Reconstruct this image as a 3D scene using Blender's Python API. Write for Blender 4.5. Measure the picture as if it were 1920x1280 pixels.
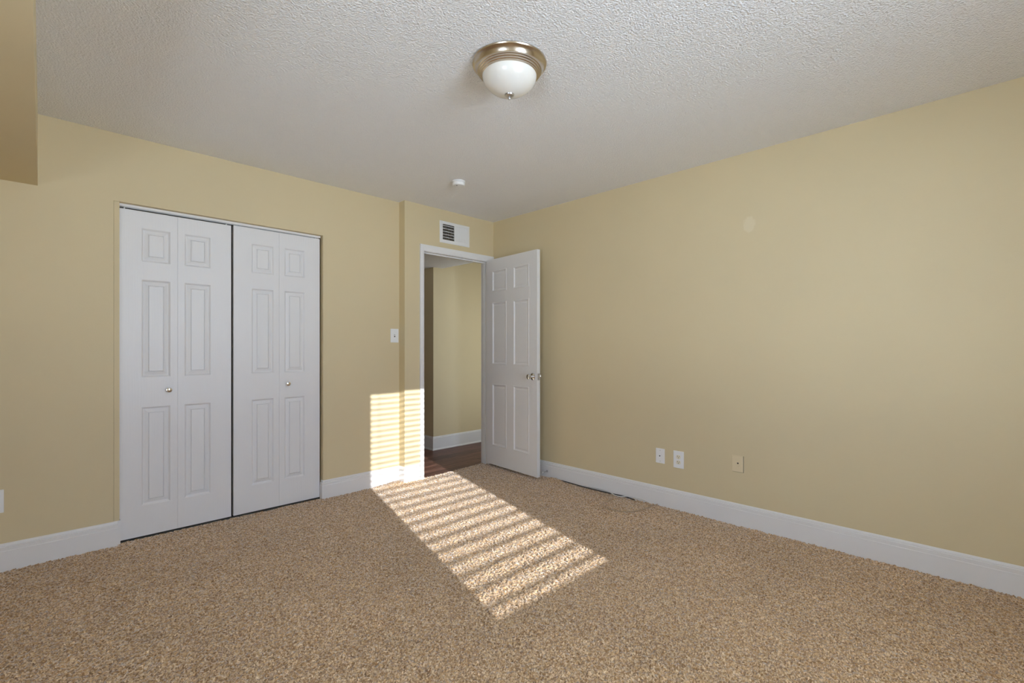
import bpy, bmesh, math, random
import numpy as np
from mathutils import Vector, Matrix
random.seed(4)
np.random.seed(4)
S = bpy.context.scene
C = S.collection
for o in list(bpy.data.objects):
    bpy.data.objects.remove(o)

# ------------------------------------------------------------------ camera
cam_d = bpy.data.cameras.new('camera')
cam = bpy.data.objects.new('camera', cam_d)
C.objects.link(cam)
cam.location = (0, 0, 1.1655)
cam.rotation_euler = (math.radians(90), 0, math.radians(-44.815))
cam_d.sensor_width = 36
cam_d.sensor_fit = 'HORIZONTAL'
cam_d.lens = 896.6 / 1920 * 36
cam_d.shift_y = 12.2 / 1920
cam_d.clip_start = 0.02
S.camera = cam

# ------------------------------------------------------------------ view
S.view_settings.view_transform = 'Standard'
S.view_settings.look = 'None'
S.view_settings.gamma = 1
S.view_settings.use_curve_mapping = False
S.view_settings.exposure = 0.0

# ------------------------------------------------------------------ sky, sun, daylight
SUN_AZ = math.radians(14.8)      # travel direction, from +Y towards +X
SUN_SLOPE = 0.2845               # drop per metre of Y
SUN_STRENGTH = 7.4
SKY = 12.8
world = bpy.data.worlds.new('sky')
S.world = world
world.use_nodes = True
wn = world.node_tree.nodes
wl = world.node_tree.links
bg = wn['Background']
tc = wn.new('ShaderNodeTexCoord')
sp = wn.new('ShaderNodeSeparateXYZ')
rmp = wn.new('ShaderNodeValToRGB')
mp = wn.new('ShaderNodeMapRange')
mp.inputs[1].default_value = -1
mp.inputs[2].default_value = 1
wl.new(tc.outputs['Generated'], sp.inputs[0])
wl.new(sp.outputs['Z'], mp.inputs[0])
wl.new(mp.outputs[0], rmp.inputs[0])
wl.new(rmp.outputs[0], bg.inputs['Color'])
cr = rmp.color_ramp
cr.elements[0].position = 0.0
cr.elements[0].color = (2.30, 2.66, 3.10, 1)
cr.elements[1].position = 1.0
cr.elements[1].color = (0.52, 0.81, 1.32, 1)
e = cr.elements.new(0.49)
e.color = (1.42, 1.66, 1.96, 1)
e = cr.elements.new(0.52)
e.color = (0.74, 0.92, 1.28, 1)
bg.inputs['Strength'].default_value = SKY

sun_d = bpy.data.lights.new('sun', 'SUN')
sun = bpy.data.objects.new('sun', sun_d)
C.objects.link(sun)
sdir = Vector((math.tan(SUN_AZ), 1.0, -SUN_SLOPE)).normalized()
sun.rotation_euler = sdir.to_track_quat('-Z', 'Y').to_euler()
sun.location = (0, -6, 4)
sun_d.energy = SUN_STRENGTH
sun_d.angle = math.radians(0.36)
sun_d.color = (1.0, 0.99, 0.99)

# room measures
XR, YC, YD, ZC = 3.2895, 3.668, 3.580, 2.44     # right wall, closet wall, doorway wall, ceiling
YB, XL = -0.90, -1.30                            # window wall, side wall
WX0, WX1, WZ0, WZ1 = 0.738, 1.600, 0.682, 2.111  # window opening

portal_d = bpy.data.lights.new('window_daylight_portal', 'AREA')
portal = bpy.data.objects.new('window_daylight_portal', portal_d)
C.objects.link(portal)
portal_d.shape = 'RECTANGLE'
portal_d.size = WX1 - WX0
portal_d.size_y = WZ1 - WZ0
portal.location = ((WX0 + WX1) / 2, YB - 0.125, (WZ0 + WZ1) / 2)
portal.rotation_euler = (math.radians(90), 0, 0)   # -Z of the lamp looks towards +Y
portal_d.cycles.is_portal = True
SY0, SY1, SZ0, SZ1 = -0.20, 0.60, 0.60, 1.40      # unseen side window added for fill light, under the boxed drop
port2_d = bpy.data.lights.new('fill_window_portal', 'AREA')
port2 = bpy.data.objects.new('fill_window_portal', port2_d)
C.objects.link(port2)
port2_d.shape = 'RECTANGLE'
port2_d.size = SZ1 - SZ0
port2_d.size_y = SY1 - SY0
port2.location = (XL - 0.105, (SY0 + SY1) / 2, (SZ0 + SZ1) / 2)
port2.rotation_euler = (0, math.radians(-90), 0)   # -Z of the lamp looks towards +X
port2_d.cycles.is_portal = True
S.cycles.max_bounces = 16
S.cycles.diffuse_bounces = 10
S.cycles.sample_clamp_indirect = 8.0
S.cycles.use_denoising = True

hall_d = bpy.data.lights.new('hall_fill_light', 'AREA')    # unseen fill lamp added to brighten the hall wall
hall = bpy.data.objects.new('hall_fill_light', hall_d)
C.objects.link(hall)
hall_d.shape = 'RECTANGLE'
hall_d.size = 0.80
hall_d.size_y = 1.9
hall_d.energy = 6.0
hall_d.color = (0.82, 0.92, 1.0)
hall.location = (3.90, 3.70, 1.15)
hall.rotation_euler = (math.radians(90), 0, 0)

# ------------------------------------------------------------------ materials
def mat(name, col=(0.8, 0.8, 0.8), rough=0.5, metal=0.0, spec=0.5):
    m = bpy.data.materials.new(name)
    m.use_nodes = True
    p = m.node_tree.nodes['Principled BSDF']
    p.inputs['Base Color'].default_value = (*col, 1)
    p.inputs['Roughness'].default_value = rough
    p.inputs['Metallic'].default_value = metal
    p.inputs['Specular IOR Level'].default_value = spec
    return m, m.node_tree.nodes, m.node_tree.links, p

def add_bump(nodes, links, p, height_out, strength, dist):
    b = nodes.new('ShaderNodeBump')
    b.inputs['Strength'].default_value = strength
    b.inputs['Distance'].default_value = dist
    links.new(height_out, b.inputs['Height'])
    links.new(b.outputs[0], p.inputs['Normal'])
    return b

def objcoord(nodes):
    return nodes.new('ShaderNodeTexCoord').outputs['Object']

def noise(nodes, links, vec, scale, detail=2, rough=0.5):
    n = nodes.new('ShaderNodeTexNoise')
    n.inputs['Scale'].default_value = scale
    n.inputs['Detail'].default_value = detail
    n.inputs['Roughness'].default_value = rough
    links.new(vec, n.inputs['Vector'])
    return n.outputs['Fac']

WALL = (0.670, 0.570, 0.362)
def wall_mat(name, patch=None):
    m, n, l, p = mat(name, WALL, 0.62, 0, 0.35)
    v = objcoord(n)
    add_bump(n, l, p, noise(n, l, v, 210, 3, 0.6), 0.16, 0.0016)
    big = noise(n, l, v, 0.9, 3)
    r = n.new('ShaderNodeMapRange')
    r.inputs[1].default_value = 0.3
    r.inputs[2].default_value = 0.7
    r.inputs[3].default_value = 0.97
    r.inputs[4].default_value = 1.03
    l.new(big, r.inputs[0])
    mx = n.new('ShaderNodeMix')
    mx.data_type = 'RGBA'
    mx.blend_type = 'MULTIPLY'
    mx.inputs['Factor'].default_value = 1
    mx.inputs['A'].default_value = (*WALL, 1)
    l.new(r.outputs[0], mx.inputs['B'])
    out = mx.outputs['Result']
    if patch:     # a filled-and-dabbed spot in the paint
        mapn = n.new('ShaderNodeMapping')
        mapn.vector_type = 'POINT'
        sx, sy, sz = 1.0, 1 / 0.042, 1 / 0.052
        mapn.inputs['Scale'].default_value = (0, sy, sz)
        mapn.inputs['Location'].default_value = (0, -patch[1] * sy, -patch[2] * sz)
        l.new(v, mapn.inputs['Vector'])
        ln = n.new('ShaderNodeVectorMath')
        ln.operation = 'LENGTH'
        l.new(mapn.outputs[0], ln.inputs[0])
        ad = n.new('ShaderNodeMath')
        ad.operation = 'ADD'
        l.new(ln.outputs['Value'], ad.inputs[0])
        nz = noise(n, l, v, 28, 2)
        l.new(nz, ad.inputs[1])
        rr = n.new('ShaderNodeMapRange')
        rr.inputs[1].default_value = 1.50
        rr.inputs[2].default_value = 1.28
        rr.inputs[3].default_value = 0
        rr.inputs[4].default_value = 0.32
        l.new(ad.outputs[0], rr.inputs[0])
        m2 = n.new('ShaderNodeMix')
        m2.data_type = 'RGBA'
        l.new(rr.outputs[0], m2.inputs['Factor'])
        l.new(out, m2.inputs['A'])
        m2.inputs['B'].default_value = (0.80, 0.73, 0.56, 1)
        out = m2.outputs['Result']
    l.new(out, p.inputs['Base Color'])
    return m
M_wall = wall_mat('tan_wall_paint')
M_wall_r = wall_mat('tan_wall_paint_patched', (XR, 1.119, 1.968))

M_ceil, n, l, p = mat('white_textured_ceiling', (0.91, 0.92, 0.93), 0.9, 0, 0.2)
v = objcoord(n)
vor = n.new('ShaderNodeTexVoronoi')
vor.inputs['Scale'].default_value = 150
vor.feature = 'SMOOTH_F1'
l.new(v, vor.inputs['Vector'])
mm = n.new('ShaderNodeMath')
mm.operation = 'MULTIPLY_ADD'
l.new(noise(n, l, v, 120, 3, 0.65), mm.inputs[0])
mm.inputs[1].default_value = 1.4
l.new(vor.outputs['Distance'], mm.inputs[2])
add_bump(n, l, p, mm.outputs[0], 0.6, 0.010)

def paint(name, col, rough=0.38):
    return mat(name, col, rough, 0, 0.45)
M_trim, n, l, p = paint('white_trim_paint', (0.80, 0.80, 0.80))
M_door, n, l, p = paint('white_molded_door_paint', (0.79, 0.79, 0.795), 0.42)
v = objcoord(n)
mapn = n.new('ShaderNodeMapping')
mapn.inputs['Scale'].default_value = (10, 10, 0.9)
l.new(v, mapn.inputs['Vector'])
wv = n.new('ShaderNodeTexWave')
wv.bands_direction = 'X'
wv.inputs['Scale'].default_value = 2.2
wv.inputs['Distortion'].default_value = 9.0
wv.inputs['Detail'].default_value = 3
wv.inputs['Detail Scale'].default_value = 1.2
l.new(mapn.outputs[0], wv.inputs['Vector'])
mapg = n.new('ShaderNodeMapping')
mapg.inputs['Scale'].default_value = (1, 1, 0.03)
l.new(v, mapg.inputs['Vector'])
gm = n.new('ShaderNodeMath')
gm.operation = 'MULTIPLY_ADD'
l.new(noise(n, l, mapg.outputs[0], 260, 2, 0.6), gm.inputs[0])
gm.inputs[1].default_value = 0.8
l.new(wv.outputs['Fac'], gm.inputs[2])
add_bump(n, l, p, gm.outputs[0], 0.13, 0.0011)

M_plastic, *_ = mat('white_plastic', (0.86, 0.87, 0.87), 0.32)
M_ivory, *_ = mat('ivory_plastic', (0.80, 0.74, 0.58), 0.35)
M_tanplate, *_ = mat('painted_over_plate', (0.74, 0.63, 0.42), 0.5)
M_dark, *_ = mat('dark_slot', (0.012, 0.012, 0.012), 0.8)
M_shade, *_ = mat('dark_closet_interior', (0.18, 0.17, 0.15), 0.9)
M_vent, *_ = mat('white_enamel_register', (0.80, 0.81, 0.81), 0.35)
M_chrome, *_ = mat('polished_chrome', (0.82, 0.82, 0.83), 0.10, 1.0)
M_steel, *_ = mat('satin_steel', (0.55, 0.55, 0.56), 0.32, 1.0)
M_nickel, n, l, p = mat('brushed_nickel', (0.60, 0.525, 0.43), 0.24, 1.0)
M_black, *_ = mat('black_cable_jacket', (0.02, 0.02, 0.022), 0.5)
M_white_cable, *_ = mat('white_cable_jacket', (0.82, 0.82, 0.82), 0.45)
M_beige, *_ = mat('beige_cable_jacket', (0.42, 0.31, 0.20), 0.5)
M_rubber, *_ = mat('white_rubber', (0.8, 0.8, 0.78), 0.6)
M_track, *_ = mat('white_enamel_track', (0.82, 0.82, 0.82), 0.35)
M_glass, n, l, p = mat('frosted_white_glass', (0.82, 0.81, 0.76), 0.32)
p.inputs['Coat Weight'].default_value = 0.9
p.inputs['Coat Roughness'].default_value = 0.16
M_slat, *_ = mat('white_blind_slat', (0.87, 0.87, 0.86), 0.5)

# carpet: heathered frieze pile
M_carpet, n, l, p = mat('heathered_tan_carpet', (0.4, 0.3, 0.2), 0.95, 0, 0.1)
v = objcoord(n)
cr = n.new('ShaderNodeValToRGB')
vo = n.new('ShaderNodeTexVoronoi')
vo.inputs['Scale'].default_value = 200
vo.inputs['Randomness'].default_value = 1
l.new(v, vo.inputs['Vector'])
sc = n.new('ShaderNodeSeparateColor')
l.new(vo.outputs['Color'], sc.inputs[0])
l.new(sc.outputs[0], cr.inputs[0])
r = cr.color_ramp
r.elements[0].position = 0.0
r.elements[0].color = (0.24, 0.138, 0.066, 1)
r.elements[1].position = 1.0
r.elements[1].color = (0.86, 0.66, 0.435, 1)
e = r.elements.new(0.30)
e.color = (0.41, 0.245, 0.115, 1)
e = r.elements.new(0.62)
e.color = (0.60, 0.400, 0.212, 1)
wear = noise(n, l, v, 1.6, 3, 0.6)
wr = n.new('ShaderNodeMapRange')
wr.inputs[1].default_value = 0.3
wr.inputs[2].default_value = 0.7
wr.inputs[3].default_value = 0.90
wr.inputs[4].default_value = 1.08
l.new(wear, wr.inputs[0])
mx = n.new('ShaderNodeMix')
mx.data_type = 'RGBA'
mx.blend_type = 'MULTIPLY'
mx.inputs['Factor'].default_value = 1
l.new(cr.outputs[0], mx.inputs['A'])
l.new(wr.outputs[0], mx.inputs['B'])
l.new(mx.outputs['Result'], p.inputs['Base Color'])
p.inputs['Sheen Weight'].default_value = 1.0
p.inputs['Sheen Roughness'].default_value = 0.4

# hall boards: dark brown planks running along X
M_wood, n, l, p = mat('dark_plank_floor', (0.08, 0.045, 0.035), 0.42, 0, 0.25)
v = objcoord(n)
br = n.new('ShaderNodeTexBrick')
br.inputs['Scale'].default_value = 1
br.inputs['Brick Width'].default_value = 0.95
br.inputs['Row Height'].default_value = 0.125
br.inputs['Mortar Size'].default_value = 0.0016
br.inputs['Color1'].default_value = (0.105, 0.052, 0.040, 1)
br.inputs['Color2'].default_value = (0.185, 0.092, 0.070, 1)
br.inputs['Mortar'].default_value = (0.018, 0.011, 0.01, 1)
l.new(v, br.inputs['Vector'])
mapn = n.new('ShaderNodeMapping')
mapn.inputs['Scale'].default_value = (3.5, 45, 1)
l.new(v, mapn.inputs['Vector'])
gr = noise(n, l, mapn.outputs[0], 1.6, 4, 0.65)
g2 = n.new('ShaderNodeMapRange')
g2.inputs[1].default_value = 0.3
g2.inputs[2].default_value = 0.75
g2.inputs[3].default_value = 0.55
g2.inputs[4].default_value = 1.9
l.new(gr, g2.inputs[0])
mx = n.new('ShaderNodeMix')
mx.data_type = 'RGBA'
mx.blend_type = 'MULTIPLY'
mx.inputs['Factor'].default_value = 1
l.new(br.outputs['Color'], mx.inputs['A'])
l.new(g2.outputs[0], mx.inputs['B'])
l.new(mx.outputs['Result'], p.inputs['Base Color'])
add_bump(n, l, p, gr, 0.25, 0.001)

# ------------------------------------------------------------------ mesh helpers
def tag(o, label=None, cat=None, group=None, kind=None):
    if label: o['label'] = label
    if cat: o['category'] = cat
    if group: o['group'] = group
    if kind: o['kind'] = kind
    return o

def obj(name, bm, m, parent=None, smooth=False, loc=None):
    me = bpy.data.meshes.new(name)
    bm.normal_update()
    bm.to_mesh(me)
    bm.free()
    me.materials.append(m)
    if smooth:
        for f in me.polygons:
            f.use_smooth = True
    o = bpy.data.objects.new(name, me)
    C.objects.link(o)
    if parent: o.parent = parent
    if loc: o.location = loc
    return o

def empty(name, loc, rz=0):
    o = bpy.data.objects.new(name, None)
    C.objects.link(o)
    o.empty_display_size = 0.05
    o.location = loc
    o.rotation_euler = (0, 0, rz)
    return o

def struct(name, bm, m, label, cat, smooth=False):
    return tag(obj(name, bm, m, None, smooth), label, cat, None, 'structure')

def box(bm, x0, x1, y0, y1, z0, z1):
    vs = [bm.verts.new((x, y, z)) for x in (x0, x1) for y in (y0, y1) for z in (z0, z1)]
    for f in ((0, 1, 3, 2), (4, 6, 7, 5), (0, 4, 5, 1), (2, 3, 7, 6), (0, 2, 6, 4), (1, 5, 7, 3)):
        bm.faces.new([vs[i] for i in f])

def chamfer(bm, x0, x1, y0, y1, z0, z1, c, seg=2):
    r = bmesh.ops.create_cube(bm, size=1)
    vs = r['verts']
    bmesh.ops.scale(bm, vec=(x1 - x0, y1 - y0, z1 - z0), verts=vs)
    bmesh.ops.translate(bm, vec=((x0 + x1) / 2, (y0 + y1) / 2, (z0 + z1) / 2), verts=vs)
    es = list({e for v in vs for e in v.link_edges})
    bmesh.ops.bevel(bm, geom=es, offset=c, segments=seg, affect='EDGES', profile=0.5)

def lathe(bm, prof, seg=48, mtx=None):
    """prof: (r, z) pairs, turned about Z."""
    rings = []
    for r, z in prof:
        if r < 1e-6:
            rings.append([bm.verts.new((0, 0, z))])
        else:
            rings.append([bm.verts.new((r * math.cos(2 * math.pi * k / seg), r * math.sin(2 * math.pi * k / seg), z)) for k in range(seg)])
    for a, b in zip(rings[:-1], rings[1:]):
        for k in range(seg):
            k2 = (k + 1) % seg
            if len(a) == 1 and len(b) == 1: continue
            if len(a) == 1: bm.faces.new((a[0], b[k2], b[k]))
            elif len(b) == 1: bm.faces.new((a[k], a[k2], b[0]))
            else: bm.faces.new((a[k], a[k2], b[k2], b[k]))
    if mtx is not None:
        bmesh.ops.transform(bm, matrix=mtx, verts=[v for ring in rings for v in ring])

def lathe_obj(name, prof, m, parent=None, seg=48, mtx=None, smooth=True):
    bm = bmesh.new()
    lathe(bm, prof, seg, mtx)
    bmesh.ops.recalc_face_normals(bm, faces=bm.faces)
    o = obj(name, bm, m, parent, False)
    if smooth:
        for f in o.data.polygons: f.use_smooth = True
        o.data.set_sharp_from_angle(angle=math.radians(35))
    return o

def sweep(bm, prof, path, closed_ends=True):
    """prof: (d, z): d out from the wall towards the LEFT of the path direction, z up. path: (x, y) pairs, mitred."""
    n = len(path)
    rings = []
    for i in range(n):
        P = Vector(path[i])
        dirs = []
        if i > 0: dirs.append((P - Vector(path[i - 1])).normalized())
        if i < n - 1: dirs.append((Vector(path[i + 1]) - P).normalized())
        ns = [Vector((-d.y, d.x)) for d in dirs]
        if len(ns) == 2:
            b = (ns[0] + ns[1]).normalized()
            k = 1 / max(0.2, b.dot(ns[0]))
            off = b * k
        else:
            off = ns[0]
        rings.append([bm.verts.new((P.x + off.x * d, P.y + off.y * d, z)) for d, z in prof])
    for a, b in zip(rings[:-1], rings[1:]):
        for k in range(len(prof)):
            k2 = (k + 1) % len(prof)
            bm.faces.new((a[k], b[k], b[k2], a[k2]))
    if closed_ends:
        bm.faces.new(rings[0])
        bm.faces.new(list(reversed(rings[-1])))
    bmesh.ops.recalc_face_normals(bm, faces=bm.faces)

def catmull(pts, n=8):
    P = [Vector(q) for q in pts]
    P = [P[0] * 2 - P[1]] + P + [P[-1] * 2 - P[-2]]
    out = []
    for i in range(1, len(P) - 2):
        a, b, c, d = P[i - 1], P[i], P[i + 1], P[i + 2]
        for k in range(n):
            t = k / n
            out.append(0.5 * ((2 * b) + (c - a) * t + (2 * a - 5 * b + 4 * c - d) * t * t + (-a + 3 * b - 3 * c + d) * t ** 3))
    out.append(P[-2])
    return out

def tube(bm, pts, r, seg=8):
    rings = []
    for i, P in enumerate(pts):
        t = (pts[min(i + 1, len(pts) - 1)] - pts[max(i - 1, 0)]).normalized()
        up = Vector((0, 0, 1)) if abs(t.z) < 0.9 else Vector((1, 0, 0))
        s = t.cross(up).normalized()
        u = s.cross(t)
        rings.append([bm.verts.new(P + (s * math.cos(2 * math.pi * k / seg) + u * math.sin(2 * math.pi * k / seg)) * r) for k in range(seg)])
    for a, b in zip(rings[:-1], rings[1:]):
        for k in range(seg):
            bm.faces.new((a[k], a[(k + 1) % seg], b[(k + 1) % seg], b[k]))
    bm.faces.new(rings[0])
    bm.faces.new(list(reversed(rings[-1])))
    bmesh.ops.recalc_face_normals(bm, faces=bm.faces)

def panel_slab(bm, w, z0, z1, th, panels, prof):
    """A molded door in local coordinates: x 0..w, y 0..th, both faces carrying the panels. prof: (inset, depth)."""
    xs = sorted({0, w} | {p[0] for p in panels} | {p[1] for p in panels})
    zs = sorted({z0, z1} | {p[2] for p in panels} | {p[3] for p in panels})
    for side in (0, 1):
        y0 = 0 if side == 0 else th
        sg = 1 if side == 0 else -1
        V = {}
        def vt(x, z):
            if (x, z) not in V: V[(x, z)] = bm.verts.new((x, y0, z))
            return V[(x, z)]
        for i in range(len(xs) - 1):
            for j in range(len(zs) - 1):
                xm, zm = (xs[i] + xs[i + 1]) / 2, (zs[j] + zs[j + 1]) / 2
                hit = [p for p in panels if p[0] < xm < p[1] and p[2] < zm < p[3]]
                if not hit:
                    bm.faces.new((vt(xs[i], zs[j]), vt(xs[i + 1], zs[j]), vt(xs[i + 1], zs[j + 1]), vt(xs[i], zs[j + 1])))
                    continue
                a, b, c, d = hit[0]
                ring = [vt(a, c), vt(b, c), vt(b, d), vt(a, d)]
                for ins, dep in prof:
                    y = y0 + sg * dep
                    nr = [bm.verts.new((a + ins, y, c + ins)), bm.verts.new((b - ins, y, c + ins)),
                          bm.verts.new((b - ins, y, d - ins)), bm.verts.new((a + ins, y, d - ins))]
                    for k in range(4):
                        bm.faces.new((ring[k], ring[(k + 1) % 4], nr[(k + 1) % 4], nr[k]))
                    ring = nr
                bm.faces.new(ring)
    for a, b in (((0, z0), (w, z0)), ((w, z0), (w, z1)), ((w, z1), (0, z1)), ((0, z1), (0, z0))):
        bm.faces.new([bm.verts.new(q) for q in ((a[0], 0, a[1]), (b[0], 0, b[1]), (b[0], th, b[1]), (a[0], th, a[1]))])
    bmesh.ops.remove_doubles(bm, verts=bm.verts, dist=1e-5)
    bmesh.ops.recalc_face_normals(bm, faces=bm.faces)

# ------------------------------------------------------------------ floor: carpet with real pile relief
def carpet_floor():
    step = 0.0046
    x0, x1, y0, y1 = XL, XR, YB, YC + 0.02
    nx, ny = int((x1 - x0) / step) + 1, int((y1 - y0) / step) + 1
    gx = np.linspace(x0, x1, nx)
    gy = np.linspace(y0, y1, ny)
    X, Y = np.meshgrid(gx, gy)
    rng = np.random.default_rng(7)
    h = rng.random((ny, nx))
    h = 0.60 * h + 0.40 * (np.roll(h, 1, 0) + np.roll(h, 1, 1)) / 2
    h = (h - h.mean()) / h.std()
    Z = -0.005 + 0.0034 * np.clip(h, -2.0, 1.8)
    # slow undulations of the pile, low-frequency
    def slow(nn, amp):
        g = rng.random((nn, nn)) - 0.5
        u = (X - x0) / (x1 - x0) * (nn - 1.001)
        w = (Y - y0) / (y1 - y0) * (nn - 1.001)
        i, j = u.astype(int), w.astype(int)
        fu, fw = u - i, w - j
        fu, fw = fu * fu * (3 - 2 * fu), fw * fw * (3 - 2 * fw)
        return amp * (g[j, i] * (1 - fu) * (1 - fw) + g[j, i + 1] * fu * (1 - fw) + g[j + 1, i] * (1 - fu) * fw + g[j + 1, i + 1] * fu * fw)
    Z += slow(40, 0.0016) + slow(14, 0.003)
    # the carpet bunches up at the wall corner beside the doorway and by the door stop
    Z += 0.020 * np.exp(-(((X - 2.20) / 0.13) ** 2 + ((Y - 3.62) / 0.07) ** 2))
    Z += 0.008 * np.exp(-(((X - 2.36) / 0.10) ** 2 + ((Y - 3.56) / 0.05) ** 2))
    Z += 0.016 * np.exp(-(((X - 3.24) / 0.05) ** 2 + ((Y - 2.74) / 0.10) ** 2))
    Xj = X + rng.uniform(-1, 1, X.shape) * 0.0017
    Yj = Y + rng.uniform(-1, 1, Y.shape) * 0.0017
    co = np.stack([Xj, Yj, Z], -1).reshape(-1, 3).astype(np.float32)
    a = (np.arange(ny - 1)[:, None] * nx + np.arange(nx - 1)[None, :])
    # ragged carpet edge in the doorway, and nothing behind the doorway wall
    cx, cy = X[:-1, :-1], Y[:-1, :-1]
    edge = 3.602 + 0.055 * np.clip((cx - 2.452) / 0.77, 0, 1) + rng.uniform(-0.004, 0.004, cx.shape)
    keep = np.where(cx > 2.30, cy < edge, True).ravel()
    a = a.ravel()[keep]
    f = np.stack([a, a + 1, a + nx + 1, a + nx], -1).astype(np.int32)
    me = bpy.data.meshes.new('floor')
    me.vertices.add(len(co))
    me.vertices.foreach_set('co', co.ravel())
    me.loops.add(f.size)
    me.loops.foreach_set('vertex_index', f.ravel())
    me.polygons.add(len(f))
    me.polygons.foreach_set('loop_start', np.arange(0, f.size, 4, dtype=np.int32))
    me.polygons.foreach_set('use_smooth', np.ones(len(f), dtype=bool))
    me.update(calc_edges=True)
    me.materials.append(M_carpet)
    o = bpy.data.objects.new('floor', me)
    C.objects.link(o)
    return tag(o, 'tan heathered wall to wall carpet covering the bedroom floor', 'floor', None, 'structure')
carpet_floor()

bm = bmesh.new()
box(bm, 1.85, 4.45, YD - 0.02, 6.3, -0.06, -0.013)
struct('floor_hall', bm, M_wood, 'dark brown plank floor in the hall beyond the open door', 'floor')

bm = bmesh.new()  # added slab, stops sky light leaking up under the closet doors
box(bm, XL - 0.1, XR + 0.11, YB - 0.12, YC + 0.85, -0.14, -0.03)
struct('light_block_slab', bm, M_shade, 'unseen slab added under the bedroom carpet to block light from below', 'floor')

# ------------------------------------------------------------------ walls and ceiling
CX0, CX1, CZ = 0.322, 1.577, 2.038          # closet opening
DX0, DX1, DZ = 2.452, 3.222, 2.030          # doorway
SX = 2.251                                   # the step in the wall
bm = bmesh.new()
box(bm, XL - 0.1, CX0, YC, YC + 0.11, -0.03, ZC)
box(bm, CX1, SX, YC, YC + 0.11, -0.03, ZC)
box(bm, CX0, CX1, YC, YC + 0.11, CZ, ZC)
struct('wall_left', bm, M_wall, 'tan painted wall around the white closet doors', 'wall')
bm = bmesh.new()
box(bm, SX, SX + 0.06, YD, YC + 0.11, -0.03, ZC)
box(bm, SX + 0.06, DX0 - 0.018, YD, YD + 0.105, -0.03, ZC)
box(bm, DX1 + 0.018, XR + 0.11, YD, YD + 0.105, -0.03, ZC)
box(bm, DX0 - 0.018, DX1 + 0.018, YD, YD + 0.105, DZ + 0.018, ZC)
struct('wall_front', bm, M_wall, 'narrow tan wall jutting forward around the open doorway', 'wall')
bm = bmesh.new()
box(bm, XR, XR + 0.11, YB - 0.12, YD, -0.03, ZC)
struct('wall_right', bm, M_wall_r, 'long plain tan wall beside the open white door', 'wall')
bm = bmesh.new()
box(bm, XL - 0.1, WX0, YB - 0.12, YB, -0.03, ZC)
box(bm, WX1, XR, YB - 0.12, YB, -0.03, ZC)
box(bm, WX0, WX1, YB - 0.12, YB, -0.03, WZ0)
box(bm, WX0, WX1, YB - 0.12, YB, WZ1, ZC)
struct('wall_back', bm, M_wall, 'tan wall with the window, facing the closet', 'wall')
bm = bmesh.new()
box(bm, XL - 0.1, XL, YB, SY0, -0.03, ZC)
box(bm, XL - 0.1, XL, SY1, YC, -0.03, ZC)
box(bm, XL - 0.1, XL, SY0, SY1, -0.03, SZ0)
box(bm, XL - 0.1, XL, SY0, SY1, SZ1, ZC)
struct('wall_side', bm, M_wall, 'tan wall under the boxed ceiling drop', 'wall')
bm = bmesh.new()
box(bm, XL - 0.1, XR + 0.11, YB - 0.12, YC + 0.85, ZC, ZC + 0.1)
struct('ceiling', bm, M_ceil, 'white textured ceiling over the whole bedroom', 'ceiling')
# boxed soffit running overhead, its edge just left of the camera
bm = bmesh.new()
vs = []
for z in (2.049, ZC):
    vs.append([bm.verts.new(q) for q in ((XL, YB, z), (-0.021, YB, z), (0.003, YC, z), (XL, YC, z))])
lo, hi = vs
bm.faces.new(list(reversed(lo)))
bm.faces.new(hi)
for k in range(4):
    bm.faces.new((lo[k], lo[(k + 1) % 4], hi[(k + 1) % 4], hi[k]))
struct('ceiling_beam', bm, M_wall, 'tan boxed drop hanging below the white ceiling', 'beam')
# closet interior
bm = bmesh.new()
box(bm, CX0 - 0.1, CX1 + 0.15, 4.35, 4.42, -0.03, ZC)
box(bm, CX0 - 0.17, CX0 - 0.1, YC + 0.11, 4.42, -0.03, ZC)
box(bm, CX1 + 0.15, CX1 + 0.22, YC + 0.11, 4.42, -0.03, ZC)
box(bm, CX0 - 0.1, CX1 + 0.15, YC + 0.02, 4.35, -0.06, -0.008)
struct('wall_closet', bm, M_shade, 'dim closet interior behind the folding doors', 'wall')
# hall beyond the doorway
HY, HX, HZ = 4.551, 3.243, 2.096
bm = bmesh.new()
box(bm, HX, 4.45, HY, 6.3, -0.03, ZC)
box(bm, 1.79, 1.85, YC + 0.11, 6.3, -0.03, ZC)
box(bm, 1.85, HX, 6.25, 6.3, -0.03, ZC)
box(bm, 4.39, 4.45, YD + 0.105, HY, -0.03, ZC)
box(bm, XR + 0.11, 4.45, YD, YD + 0.105, -0.03, ZC)
box(bm, 1.79, SX, YC + 0.11, YC + 0.115, -0.03, ZC)
struct('wall_hall', bm, M_wall, 'pale tan wall corner seen through the open doorway', 'wall')
bm = bmesh.new()
box(bm, 1.85, 3.372, YD + 0.105, 6.25, HZ, ZC - 0.001)
struct('ceiling_hall', bm, M_ceil, 'low white ceiling of the hall beyond the doorway', 'ceiling')
bm = bmesh.new()
box(bm, 3.372, 4.45, YD + 0.105, HY, ZC, ZC + 0.06)
struct('ceiling_entry', bm, M_ceil, 'higher white ceiling at the far end of the hall', 'ceiling')

# ------------------------------------------------------------------ baseboards
BP = [(0, -0.02), (0.014, -0.02), (0.014, 0.098), (0.011, 0.1015), (0.0115, 0.104), (0.0125, 0.119),
      (0.0065, 0.1225), (0.0065, 0.1245), (0.0085, 0.1265), (0.006, 0.1345), (0.002, 0.1385), (0, 0.1385)]
def baseboard(name, path, label):
    bm = bmesh.new()
    sweep(bm, BP, path)
    return struct(name, bm, M_trim, label, 'baseboard')
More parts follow.
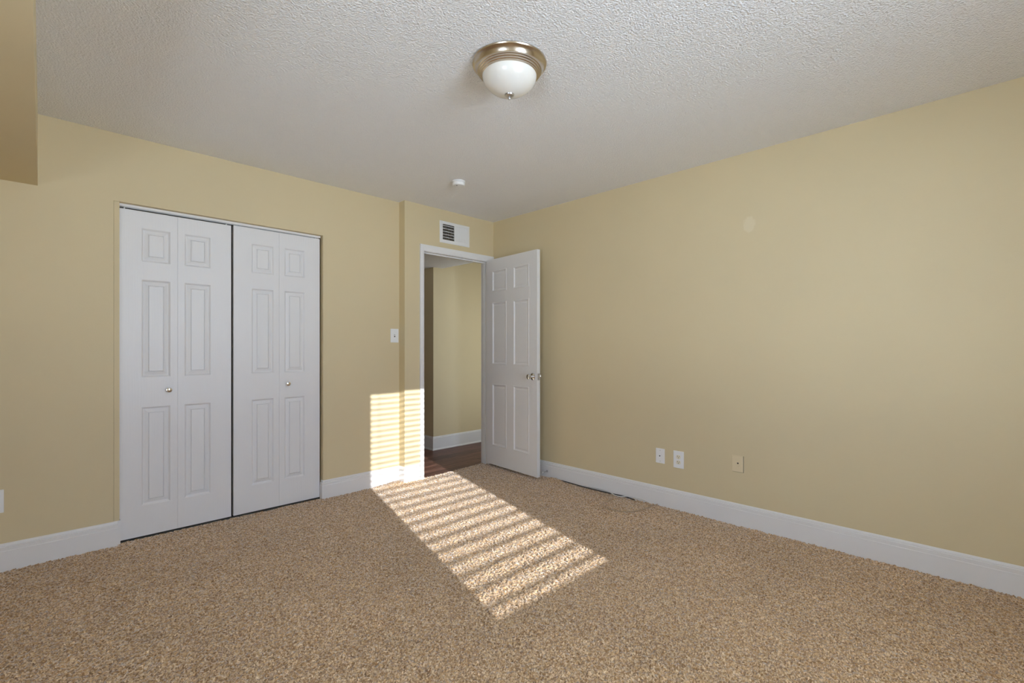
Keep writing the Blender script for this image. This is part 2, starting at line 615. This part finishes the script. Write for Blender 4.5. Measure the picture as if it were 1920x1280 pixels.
# paths run so that the room lies on the left-hand side of travel
baseboard('baseboard_left', [(CX0 + 0.018, YC), (XL, YC)],
          'white baseboard from the closet doors to the wall under the boxed drop')
baseboard('baseboard_middle', [(DX0 - 0.052, YD), (SX, YD), (SX, YC), (CX1, YC), (CX1, YC + 0.030)],
          'short white baseboard between the closet and the doorway, stepping round the corner')
baseboard('baseboard_right', [(XR, YB), (XR, YD - 0.018)], 'long white baseboard along the plain tan wall')
bm = bmesh.new()
HP = [(0, -0.02), (0.022, -0.02), (0.022, -0.004), (0.014, 0.006), (0.014, 0.125), (0.009, 0.130), (0.009, 0.136), (0.004, 0.143), (0, 0.143)]
sweep(bm, HP, [(4.39, HY), (HX, HY), (HX, 6.25)])
struct('baseboard_hall', bm, M_trim, 'white baseboard wrapping the hall corner over dark boards', 'baseboard')

# ------------------------------------------------------------------ doorway casing and jamb
t1 = tag(empty('trim_1', (DX0, YD, 0)), 'white casing and jamb around the open doorway', 'door frame', None, 'structure')
def tpart(name, f, m=M_trim, parent=t1):
    bm = bmesh.new()
    f(bm)
    bmesh.ops.translate(bm, vec=(-parent.location.x, -parent.location.y, -parent.location.z), verts=bm.verts)
    bmesh.ops.recalc_face_normals(bm, faces=bm.faces)
    return obj(name, bm, m, parent)
def casing(bm):
    cz = 2.088
    out = [(2.404, -0.02), (2.404, cz), (XR - 0.003, cz), (XR - 0.003, -0.02)]
    inn = [(DX0 - 0.006, -0.02), (DX0 - 0.006, DZ + 0.004), (DX1 + 0.006, DZ + 0.004), (DX1 + 0.006, -0.02)]
    mid = [(a[0] * 0.45 + b[0] * 0.55, a[1] * 0.45 + b[1] * 0.55 if a[1] > 0 else a[1]) for a, b in zip(out, inn)]
    L = []
    for pts, y in ((out, YD - 0.0005), (out, YD - 0.013), (mid, YD - 0.015), (inn, YD - 0.009), (inn, YD - 0.0005)):
        L.append([bm.verts.new((q[0], y, q[1])) for q in pts])
    for a, b in zip(L[:-1], L[1:]):
        for k in range(3):
            bm.faces.new((a[k], a[k + 1], b[k + 1], b[k]))
    for k in (0, 3):
        bm.faces.new([r[k] for r in L])
tpart('casing', casing)
def jamb(bm):
    box(bm, DX0 - 0.0175, DX0, YD - 0.0004, YD + 0.11, -0.012, DZ + 0.0175)
    box(bm, DX1, DX1 + 0.0175, YD - 0.0004, YD + 0.11, -0.012, DZ + 0.0175)
    box(bm, DX0, DX1, YD - 0.0004, YD + 0.11, DZ, DZ + 0.0175)
tpart('jamb', jamb)
def stop(bm):
    y0, y1 = YD + 0.040, YD + 0.075
    box(bm, DX0, DX0 + 0.011, y0, y1, -0.012, DZ)
    box(bm, DX1 - 0.011, DX1, y0, y1, -0.012, DZ)
    box(bm, DX0 + 0.011, DX1 - 0.011, y0, y1, DZ - 0.011, DZ)
tpart('door_stop_strip', stop)

# painted strip filling the near edge of the closet opening, white at the foot
t2 = tag(empty('trim_2', (CX0, YC, 0)), 'narrow tan edge strip where the closet doors meet the wall', 'trim', None, 'structure')
tpart('strip', lambda bm: box(bm, CX0 + 0.0012, CX0 + 0.027, YC + 0.003, YC + 0.10, 0.1385, CZ - 0.0005), M_wall, t2)
tpart('strip_foot', lambda bm: box(bm, CX0 + 0.0005, CX0 + 0.031, YC + 0.0005, YC + 0.10, -0.006, 0.1385), M_trim, t2)

# closet head track
t3 = tag(empty('trim_3', (CX0, YC + 0.04, CZ)), 'white steel track across the top of the closet opening', 'track', None, 'structure')
def track(bm):
    y0, y1, z0, z1 = YC + 0.036, YC + 0.068, CZ - 0.016, CZ - 0.0005
    box(bm, CX0 + 0.028, CX1 - 0.006, y0, y0 + 0.003, z0, z1)
    box(bm, CX0 + 0.028, CX1 - 0.006, y1 - 0.003, y1, z0, z1)
    box(bm, CX0 + 0.028, CX1 - 0.006, y0 + 0.003, y1 - 0.003, z1 - 0.003, z1)
tpart('rail', track, M_track, t3)

# ------------------------------------------------------------------ entry door (door_1)
DOORP = [(0.003, 0.002), (0.009, 0.0110), (0.013, 0.0125), (0.034, 0.0040), (0.0355, 0.0085), (0.0390, 0.0025)]
ang = math.radians(-94.79)
W1 = 0.738
bm = bmesh.new()
cols = ((0.090, 0.311), (0.412, 0.631))
rows = ((0.208, 0.815), (1.003, 1.613), (1.718, 1.925))
panel_slab(bm, W1, 0.021, 2.038, 0.035, [(a, b, c, d) for a, b in cols for c, d in rows],
           [(0.004, -0.003), (0.010, -0.002), (0.016, 0.005), (0.024, 0.007), (0.030, 0.006), (0.034, 0.0045)])
door = struct('door_1', bm, M_door, 'white six panel door standing open against the plain wall', 'door')
door.location = (3.192, 3.572, 0)
door.rotation_euler = (0, 0, ang)
def rot_to(d):
    return Vector((0, 0, 1)).rotation_difference(Vector(d)).to_matrix().to_4x4()
def door_knob(sign, y):
    """Turned knob with a rose, axis along local y."""
    M = Matrix.Translation((W1 - 0.055, y, 0.911)) @ rot_to((0, sign, 0))
    k = lathe_obj('knob', [(0.0, 0.062), (0.012, 0.0615), (0.0215, 0.058), (0.0255, 0.050), (0.0245, 0.041), (0.019, 0.034), (0.0125, 0.029), (0.0115, 0.010), (0.0115, 0.004)],
                  M_chrome, door, 32, M)
    rz = lathe_obj('rose', [(0.0, 0.009), (0.014, 0.009), (0.024, 0.0075), (0.0305, 0.004), (0.0315, 0.0003), (0.0, 0.0003)], M_chrome, k, 32, M)
    kb = lathe_obj('key_cylinder', [(0.0, 0.0632), (0.006, 0.0630), (0.0065, 0.061)], M_steel, k, 16, M)
    return k
door_knob(-1, 0.0)
door_knob(1, 0.035)
bm = bmesh.new()
chamfer(bm, W1 - 0.0002, W1 + 0.0018, 0.005, 0.030, 0.882, 0.940, 0.0008)
lp = obj('latch_plate', bm, M_steel, door)
bm = bmesh.new()
chamfer(bm, W1 + 0.001, W1 + 0.012, 0.011, 0.024, 0.902, 0.920, 0.003)
obj('latch_bolt', bm, M_chrome, lp)
for hz in (0.24, 1.03, 1.83):
    bm = bmesh.new()
    lathe(bm, [(0, -0.045), (0.0055, -0.045), (0.0055, 0.045), (0, 0.045)], 12, Matrix.Translation((-0.006, 0.038, hz)))
    box(bm, -0.0015, 0.0005, 0.004, 0.036, hz - 0.044, hz + 0.044)
    bmesh.ops.recalc_face_normals(bm, faces=bm.faces)
    obj('hinge', bm, M_steel, door)

# ------------------------------------------------------------------ folding closet doors
def bifold(name, xa, xb, xc, zt, label, knob_leaf):
    r = tag(empty(name, (xa, 3.700, 0)), label, 'closet door', None, 'structure')
    for i, (a, b) in enumerate(((xa, xb), (xb, xc))):
        w = b - a - 0.0005
        if i == 0: px = (w - 0.037 - 0.148, w - 0.037)
        else: px = (0.037, 0.037 + 0.148)
        bm = bmesh.new()
        panel_slab(bm, w, 0.006, zt, 0.030, [(px[0], px[1], c, d) for c, d in ((0.192, 0.800), (0.984, 1.588), (1.698, 1.905))], DOORP)
        lf = obj('leaf', bm, M_door, r, False, (a - xa + (0.0005 if i else 0), 0, 0))
        # pivot pin up into the track
        pin = lathe_obj('pivot_pin', [(0, zt - 0.01), (0.004, zt - 0.01), (0.004, zt + 0.014), (0, zt + 0.014)], M_plastic, lf, 12,
                        Matrix.Translation((0.026 if i == 0 else w - 0.026, 0.018, 0)))
        if i == knob_leaf:
            kx = w - 0.047 if i == 0 else 0.058
            M = Matrix.Translation((kx, 0, 0.900)) @ rot_to((0, -1, 0))
            lathe_obj('knob', [(0.0, 0.0265), (0.008, 0.026), (0.0150, 0.0235), (0.0172, 0.019), (0.014, 0.0145), (0.0075, 0.011), (0.0068, 0.005), (0.0105, 0.002), (0.011, 0.0002), (0, 0.0002)],
                      M_chrome, lf, 28, M)
    return r
bifold('door_2', 0.350, 0.6425, 0.9495, 2.008, 'white paneled folding closet door farther from the open doorway', 0)
bifold('door_3', 0.9640, 1.2635, 1.5630, 2.013, 'white paneled folding closet door nearer the open doorway', 1)

# ------------------------------------------------------------------ window behind the camera, its frame and blind cast the striped sunlight
w1 = tag(empty('window_1', ((WX0 + WX1) / 2, YB, WZ0)), 'white window with a horizontal slat blind facing the closet', 'window', None, 'structure')
def wpart(name, f, m):
    bm = bmesh.new()
    f(bm)
    bmesh.ops.translate(bm, vec=(-w1.location.x, -w1.location.y, -w1.location.z), verts=bm.verts)
    return obj(name, bm, m, w1)
def wframe(bm):
    y0, y1 = YB - 0.119, YB - 0.085
    f = 0.006
    box(bm, WX0 - 0.0, WX0 + f, y0, y1, WZ0, WZ1)
    box(bm, WX1 - f, WX1, y0, y1, WZ0, WZ1)
    box(bm, WX0, WX1, y0, y1, WZ1 - f, WZ1)
    box(bm, WX0, WX1, y0, y1, WZ0, WZ0 + f)
wpart('window_frame', wframe, M_trim)
PITCH = 0.0458
def slats(bm):
    z = WZ0 + 0.040
    k = 0
    while z < WZ1 - 0.05:
        y0, y1 = YB - 0.078, YB - 0.030
        prof = []
        for i in range(5):
            t = i / 4
            prof.append((y0 + (y1 - y0) * t, z + 0.0018 * math.sin(math.pi * t) - 0.0005 * (t - 0.5)))
        top = [[bm.verts.new((x, y, zz + 0.0014)) for y, zz in prof] for x in (WX0 + 0.004, WX1 - 0.004)]
        bot = [[bm.verts.new((x, y, zz - 0.0014)) for y, zz in prof] for x in (WX0 + 0.004, WX1 - 0.004)]
        for i in range(4):
            bm.faces.new((top[0][i], top[1][i], top[1][i + 1], top[0][i + 1]))
            bm.faces.new((bot[0][i + 1], bot[1][i + 1], bot[1][i], bot[0][i]))
        for i in (0, 4):
            bm.faces.new((top[0][i], bot[0][i], bot[1][i], top[1][i]))
        z += PITCH
        k += 1
wpart('blind_slats', slats, M_slat)
wpart('head_rail', lambda bm: box(bm, WX0 + 0.003, WX1 - 0.003, YB - 0.080, YB - 0.028, WZ1 - 0.020, WZ1 - 0.001), M_slat)
def cords(bm):
    for x in (WX0 + 0.10, WX1 - 0.10):
        for y in (YB - 0.078, YB - 0.030):
            tube(bm, [Vector((x, y, WZ0 + 0.03)), Vector((x, y, WZ1 - 0.02))], 0.0012, 6)
wpart('blind_cords', cords, M_slat)

bm = bmesh.new()  # frame of the added window that brings in extra sky light
for a, b, c, d in ((SY0, SY0 + 0.04, SZ0, SZ1), (SY1 - 0.04, SY1, SZ0, SZ1), (SY0, SY1, SZ0, SZ0 + 0.04), (SY0, SY1, SZ1 - 0.04, SZ1), (SY0, SY1, 0.98, 1.02)):
    box(bm, XL - 0.095, XL - 0.06, a, b, c, d)
struct('fill_window', bm, M_trim, 'unseen white window added in the side wall to let in fill light', 'window')

# ------------------------------------------------------------------ ceiling light
lx, ly = 1.502, 1.528
lamp = tag(empty('ceiling_light', (lx, ly, ZC)), 'flush ceiling light with a nickel ring and frosted white glass bowl', 'ceiling light')
lathe_obj('canopy_ring', [(0.0, -0.0005), (0.158, -0.0005), (0.1650, -0.003), (0.1665, -0.007), (0.1645, -0.011), (0.158, -0.014), (0.152, -0.020), (0.1465, -0.029), (0.1435, -0.036),
                          (0.1435, -0.0385), (0.1395, -0.0395), (0.1385, -0.045), (0.1335, -0.0465), (0.1325, -0.052), (0.1275, -0.0535), (0.1265, -0.058), (0.1195, -0.0595), (0.117, -0.050), (0.0, -0.045)],
          M_nickel, lamp, 96)
prof = []
for i in range(25):
    t = math.pi / 2 * i / 24
    prof.append((0.1215 * math.cos(t) ** 1.10 if i < 24 else 0.0, -0.056 - 0.086 * math.sin(t)))
lathe_obj('glass_bowl', prof, M_glass, lamp, 96)
lathe_obj('finial', [(0.0, -0.1375), (0.0205, -0.1375), (0.0215, -0.1405), (0.0185, -0.1455), (0.009, -0.1495), (0.0042, -0.1515), (0.0040, -0.1535), (0.0056, -0.1560), (0.0060, -0.1585), (0.0045, -0.1615), (0.0, -0.1628)],
          M_steel, lamp, 32)

# ------------------------------------------------------------------ smoke detector
sd = tag(empty('smoke_detector', (2.290, 2.884, ZC)), 'small round white smoke detector on the ceiling above the doorway', 'smoke detector')
lathe_obj('base_plate', [(0.0, -0.0003), (0.050, -0.0003), (0.051, -0.003), (0.051, -0.009), (0.048, -0.011), (0.0, -0.011)], M_plastic, sd, 48)
lathe_obj('cover', [(0.046, -0.010), (0.048, -0.013), (0.0485, -0.017), (0.0465, -0.0178), (0.0465, -0.0195), (0.0485, -0.0205), (0.0475, -0.029), (0.043, -0.035), (0.030, -0.0375), (0.0, -0.038)], M_plastic, sd, 48)
lathe_obj('test_button', [(0.0, -0.0400), (0.005, -0.0396), (0.0062, -0.0365)], M_shade, sd, 16, Matrix.Translation((-0.024, -0.008, 0)))

# ------------------------------------------------------------------ air vent over the doorway
vx0, vx1, vz0, vz1 = 2.620, 2.973, 2.137, 2.338
vt = tag(empty('air_vent', ((vx0 + vx1) / 2, YD, vz0)), 'white rectangular air register on the wall over the doorway', 'air vent')
vt_loc = vt.location.copy()
def vpart(name, f, m, parent=vt):
    bm = bmesh.new()
    f(bm)
    bmesh.ops.translate(bm, vec=(-vt_loc.x, -vt_loc.y, -vt_loc.z), verts=bm.verts)
    bmesh.ops.recalc_face_normals(bm, faces=bm.faces)
    return obj(name, bm, m, parent)
gx0, gx1, gm0, gm1, gz0, gz1 = vx0 + 0.031, vx1 - 0.031, vx0 + 0.166, vx0 + 0.184, vz0 + 0.030, vz1 - 0.028
def vframe(bm):
    xs = [vx0, gx0, gm0, gm1, gx1, vx1]
    zs = [vz0, gz0, gz1, vz1]
    # bevelled outer rim with a raised face
    y_f = YD - 0.0075
    o = [(vx0, vz0), (vx1, vz0), (vx1, vz1), (vx0, vz1)]
    i_ = [(vx0 + 0.006, vz0 + 0.006), (vx1 - 0.006, vz0 + 0.006), (vx1 - 0.006, vz1 - 0.006), (vx0 + 0.006, vz1 - 0.006)]
    A = [bm.verts.new((a, YD - 0.0004, b)) for a, b in o]
    B = [bm.verts.new((a, YD - 0.0030, b)) for a, b in o]
    D = [bm.verts.new((a, y_f, b)) for a, b in i_]
    for p_, q_ in ((A, B), (B, D)):
        for k in range(4):
            bm.faces.new((p_[k], p_[(k + 1) % 4], q_[(k + 1) % 4], q_[k]))
    ix0, ix1, iz0, iz1 = vx0 + 0.006, vx1 - 0.006, vz0 + 0.006, vz1 - 0.006
    for a, b, c, d in ((ix0, gx0, iz0, iz1), (gm0, gm1, iz0, iz1), (gx1, ix1, iz0, iz1), (gx0, gm0, iz0, gz0), (gm1, gx1, iz0, gz0), (gx0, gm0, gz1, iz1), (gm1, gx1, gz1, iz1)):
        box(bm, a, b, y_f, YD - 0.002, c, d)
vpart('frame', vframe, M_vent)
vpart('duct_opening', lambda bm: box(bm, gx0, gm0, YD - 0.0012, YD - 0.0004, gz0, gz1), M_dark)
nb = 5
for k in range(nb):
    z = gz0 + (gz1 - gz0) * (k + 0.5 + 0.35) / (nb + 0.35)
    vpart('louver', lambda bm: box(bm, gx0, gm0, YD - 0.0068, YD - 0.0052, z - 0.0022, z + 0.0022), M_vent)
for k in range(11):
    x = gx0 + (gm0 - gx0) * (k + 0.5) / 11
    vpart('vane', lambda bm: box(bm, x - 0.0012, x + 0.0012, YD - 0.0045, YD - 0.0016, gz0, gz1), M_steel)
def closed(bm):
    box(bm, gm1, gx1, YD - 0.0040, YD - 0.002, gz0, gz1)
    for k in range(13):
        x = gm1 + (gx1 - gm1) * (k + 0.5) / 13
        box(bm, x - 0.0030, x + 0.0030, YD - 0.0058, YD - 0.0040, gz0 + 0.004, gz1 - 0.004)
vpart('closed_damper', closed, M_vent)

# ------------------------------------------------------------------ plates
def plate_thing(name, loc, rz, label, cat, w, h, m, parent_tilt=0.0):
    """Local frame: x along the wall, -y out of the wall, z up, origin at plate centre on the wall."""
    r = tag(empty(name, loc, rz), label, cat)
    bm = bmesh.new()
    chamfer(bm, -w / 2, w / 2, -0.0055, -0.0003, -h / 2, h / 2, 0.0022, 3)
    pl = obj('plate', bm, m, r)
    return r, pl
def screw(parent, x, z, m=M_steel, y=-0.0055):
    s = lathe_obj('screw', [(0, 0.0012), (0.0024, 0.0010), (0.0034, 0.0)], m, parent, 14, Matrix.Translation((x, y, z)) @ rot_to((0, -1, 0)))
    return s
# light switch on the closet wall
sw, pl = plate_thing('light_switch', (2.2035, YC, 1.2725), 0, 'white toggle light switch on the wall beside the corner step', 'light switch', 0.078, 0.119, M_plastic)
bm = bmesh.new()
box(bm, -0.0055, 0.0055, -0.0058, -0.005, -0.0125, 0.0125)
obj('slot', bm, M_dark, pl)
bm = bmesh.new()
vs = [bm.verts.new(q) for q in ((-0.0042, -0.005, -0.004), (0.0042, -0.005, -0.004), (0.0042, -0.005, 0.0105), (-0.0042, -0.005, 0.0105),
                                (-0.0036, -0.019, 0.007), (0.0036, -0.019, 0.007), (0.0036, -0.017, 0.0135), (-0.0036, -0.017, 0.0135))]
for f in ((0, 1, 5, 4), (1, 2, 6, 5), (2, 3, 7, 6), (3, 0, 4, 7), (4, 5, 6, 7), (3, 2, 1, 0)):
    bm.faces.new([vs[i] for i in f])
bmesh.ops.recalc_face_normals(bm, faces=bm.faces)
obj('toggle', bm, M_plastic, sw)
screw(pl, 0, 0.030, M_plastic)
screw(pl, 0, -0.030, M_plastic)
# plate cut by the picture's edge
bp_, pl = plate_thing('outlet_plate', (-0.162, YC, 0.3625), 0, 'white outlet plate low on the closet wall under the boxed drop', 'outlet', 0.078, 0.121, M_plastic)

def receptacle(parent, z):
    bm = bmesh.new()
    r = 0.0172
    pts = []
    for k in range(32):
        a = 2 * math.pi * k / 32
        x = max(-0.0172, min(0.0172, r * math.cos(a)))
        zz = max(-0.0138, min(0.0138, r * 1.02 * math.sin(a)))
        pts.append((x, zz))
    f = [bm.verts.new((x, -0.0072, zz + z)) for x, zz in pts]
    b = [bm.verts.new((x, -0.0050, zz + z)) for x, zz in pts]
    bm.faces.new(f)
    for k in range(32):
        bm.faces.new((f[k], f[(k + 1) % 32], b[(k + 1) % 32], b[k]))
    bmesh.ops.recalc_face_normals(bm, faces=bm.faces)
    o = obj('receptacle', bm, M_ivory, parent)
    bm = bmesh.new()
    box(bm, -0.0078, -0.0052, -0.0075, -0.0071, z + 0.000, z + 0.0085)
    box(bm, 0.0052, 0.0078, -0.0075, -0.0071, z + 0.0005, z + 0.0078)
    lathe(bm, [(0, 0.0004), (0.0028, 0.0004), (0.0028, 0)], 12, Matrix.Translation((0, -0.0071, z - 0.0065)) @ rot_to((0, -1, 0)))
    bmesh.ops.recalc_face_normals(bm, faces=bm.faces)
    obj('slots', bm, M_dark, o)
RZ = math.radians(-90)      # local -y points to -X, out of the right wall
def right_wall(y, z): return (XR, y, z)
cp, pl = plate_thing('cable_plate', right_wall(1.7445, 0.3655), RZ, 'small white coaxial plate beside the power outlet, nearer the open door', 'cable plate', 0.071, 0.109, M_plastic)
lathe_obj('coax_jack', [(0.0035, 0.0008), (0.0035, 0.005), (0.0062, 0.005), (0.0062, 0.0)], M_plastic, cp, 20, Matrix.Translation((0, -0.0055, 0.000)) @ rot_to((0, -1, 0)))
lathe_obj('jack_hole', [(0, 0.0012), (0.0048, 0.0052), (0.0048, 0.0054), (0, 0.0054)], M_dark, cp, 20, Matrix.Translation((0, -0.0055, 0.000)) @ rot_to((0, -1, 0)))
screw(pl, 0, 0.040)
screw(pl, 0, -0.040)
po, pl = plate_thing('power_outlet', right_wall(1.6015, 0.3600), RZ, 'white duplex power outlet with two ivory receptacles on the plain tan wall', 'power outlet', 0.079, 0.123, M_plastic)
receptacle(po, 0.0195)
receptacle(po, -0.0195)
screw(pl, 0, 0, M_ivory)
pj, pl = plate_thing('phone_jack', right_wall(1.1915, 0.4015), RZ, 'tan painted phone jack plate blending into the wall', 'phone jack', 0.072, 0.109, M_tanplate)
bm = bmesh.new()
chamfer(bm, -0.033, 0.0375, -0.0030, -0.0002, -0.0555, 0.052, 0.0004, 1)  # black sheet painted as the shaded gap between plate and wall
obj('shade_gap', bm, M_dark, pj)
lathe_obj('jack_collar', [(0.0, 0.003), (0.0125, 0.003), (0.0150, 0.0022), (0.0155, 0.0)], M_tanplate, pj, 28, Matrix.Translation((0.004, -0.0055, -0.004)) @ rot_to((0, -1, 0)))
bm = bmesh.new()
box(bm, -0.001, 0.008, -0.0089, -0.0084, -0.001, 0.008)
obj('jack_hole', bm, M_dark, pj)
screw(pl, 0.003, 0.028, M_tanplate)
screw(pl, 0.003, -0.036, M_tanplate)

# ------------------------------------------------------------------ door stop screwed to the baseboard
ds = tag(empty('door_stop', (XR - 0.014, 2.846, 0.052)), 'small steel door stop sticking out of the baseboard behind the open door', 'door stop')
d = Vector((-1, 0.06, -0.05)).normalized()
M = rot_to(d)
lathe_obj('base', [(0, 0.0045), (0.006, 0.0045), (0.0105, 0.0015), (0.0108, 0.0)], M_steel, ds, 20, M)
lathe_obj('rod', [(0, 0.003), (0.0038, 0.004), (0.0034, 0.056), (0, 0.056)], M_steel, ds, 14, M)
lathe_obj('tip', [(0, 0.053), (0.0070, 0.053), (0.0078, 0.058), (0.0070, 0.065), (0, 0.067)], M_rubber, ds, 16, M)

# ------------------------------------------------------------------ loose cables on the carpet
def cable(name, pts, r, m, label):
    bm = bmesh.new()
    tube(bm, catmull(pts, 8), r, 8)
    o = obj(name, bm, m, None, True)
    return tag(o, label, 'cable')
bc = cable('black_cable', [(3.262, 2.70, 0.004), (3.250, 2.55, 0.006), (3.240, 2.42, 0.006), (3.236, 2.30, 0.007), (3.243, 2.20, 0.006), (3.256, 2.11, 0.004), (3.262, 2.045, 0.005), (3.256, 1.985, 0.004), (3.238, 1.925, 0.005)],
      0.0042, M_black, 'black cable lying on the carpet against the long baseboard')
lathe_obj('connector', [(0, -0.002), (0.0042, -0.002), (0.0042, 0.010), (0.003, 0.011), (0.003, 0.017), (0, 0.017)], M_chrome, bc, 14,
          Matrix.Translation((3.238, 1.925, 0.005)) @ rot_to((-0.3, -0.95, -0.05)))
cable('white_cable', [(3.268, 2.40, 0.008), (3.262, 2.26, 0.017), (3.250, 2.17, 0.014), (3.226, 2.10, 0.009), (3.226, 2.045, 0.010), (3.244, 1.995, 0.018), (3.262, 1.92, 0.020), (3.262, 1.86, 0.016), (3.250, 1.79, 0.004)],
      0.0034, M_white_cable, 'thin white cable running along the foot of the long baseboard')
cable('beige_cable', [(3.262, 1.752, 0.0085), (3.17, 1.768, 0.0075), (3.045, 1.782, 0.0065), (2.965, 1.832, 0.0045), (2.930, 1.955, 0.0045), (2.985, 2.040, 0.0065), (3.095, 2.058, 0.0075), (3.172, 2.075, 0.008), (3.192, 2.125, 0.0075), (3.168, 2.195, 0.0065), (3.196, 2.250, 0.0065)],
      0.0030, M_beige, 'thin beige cable looped loosely on the carpet by the long baseboard')
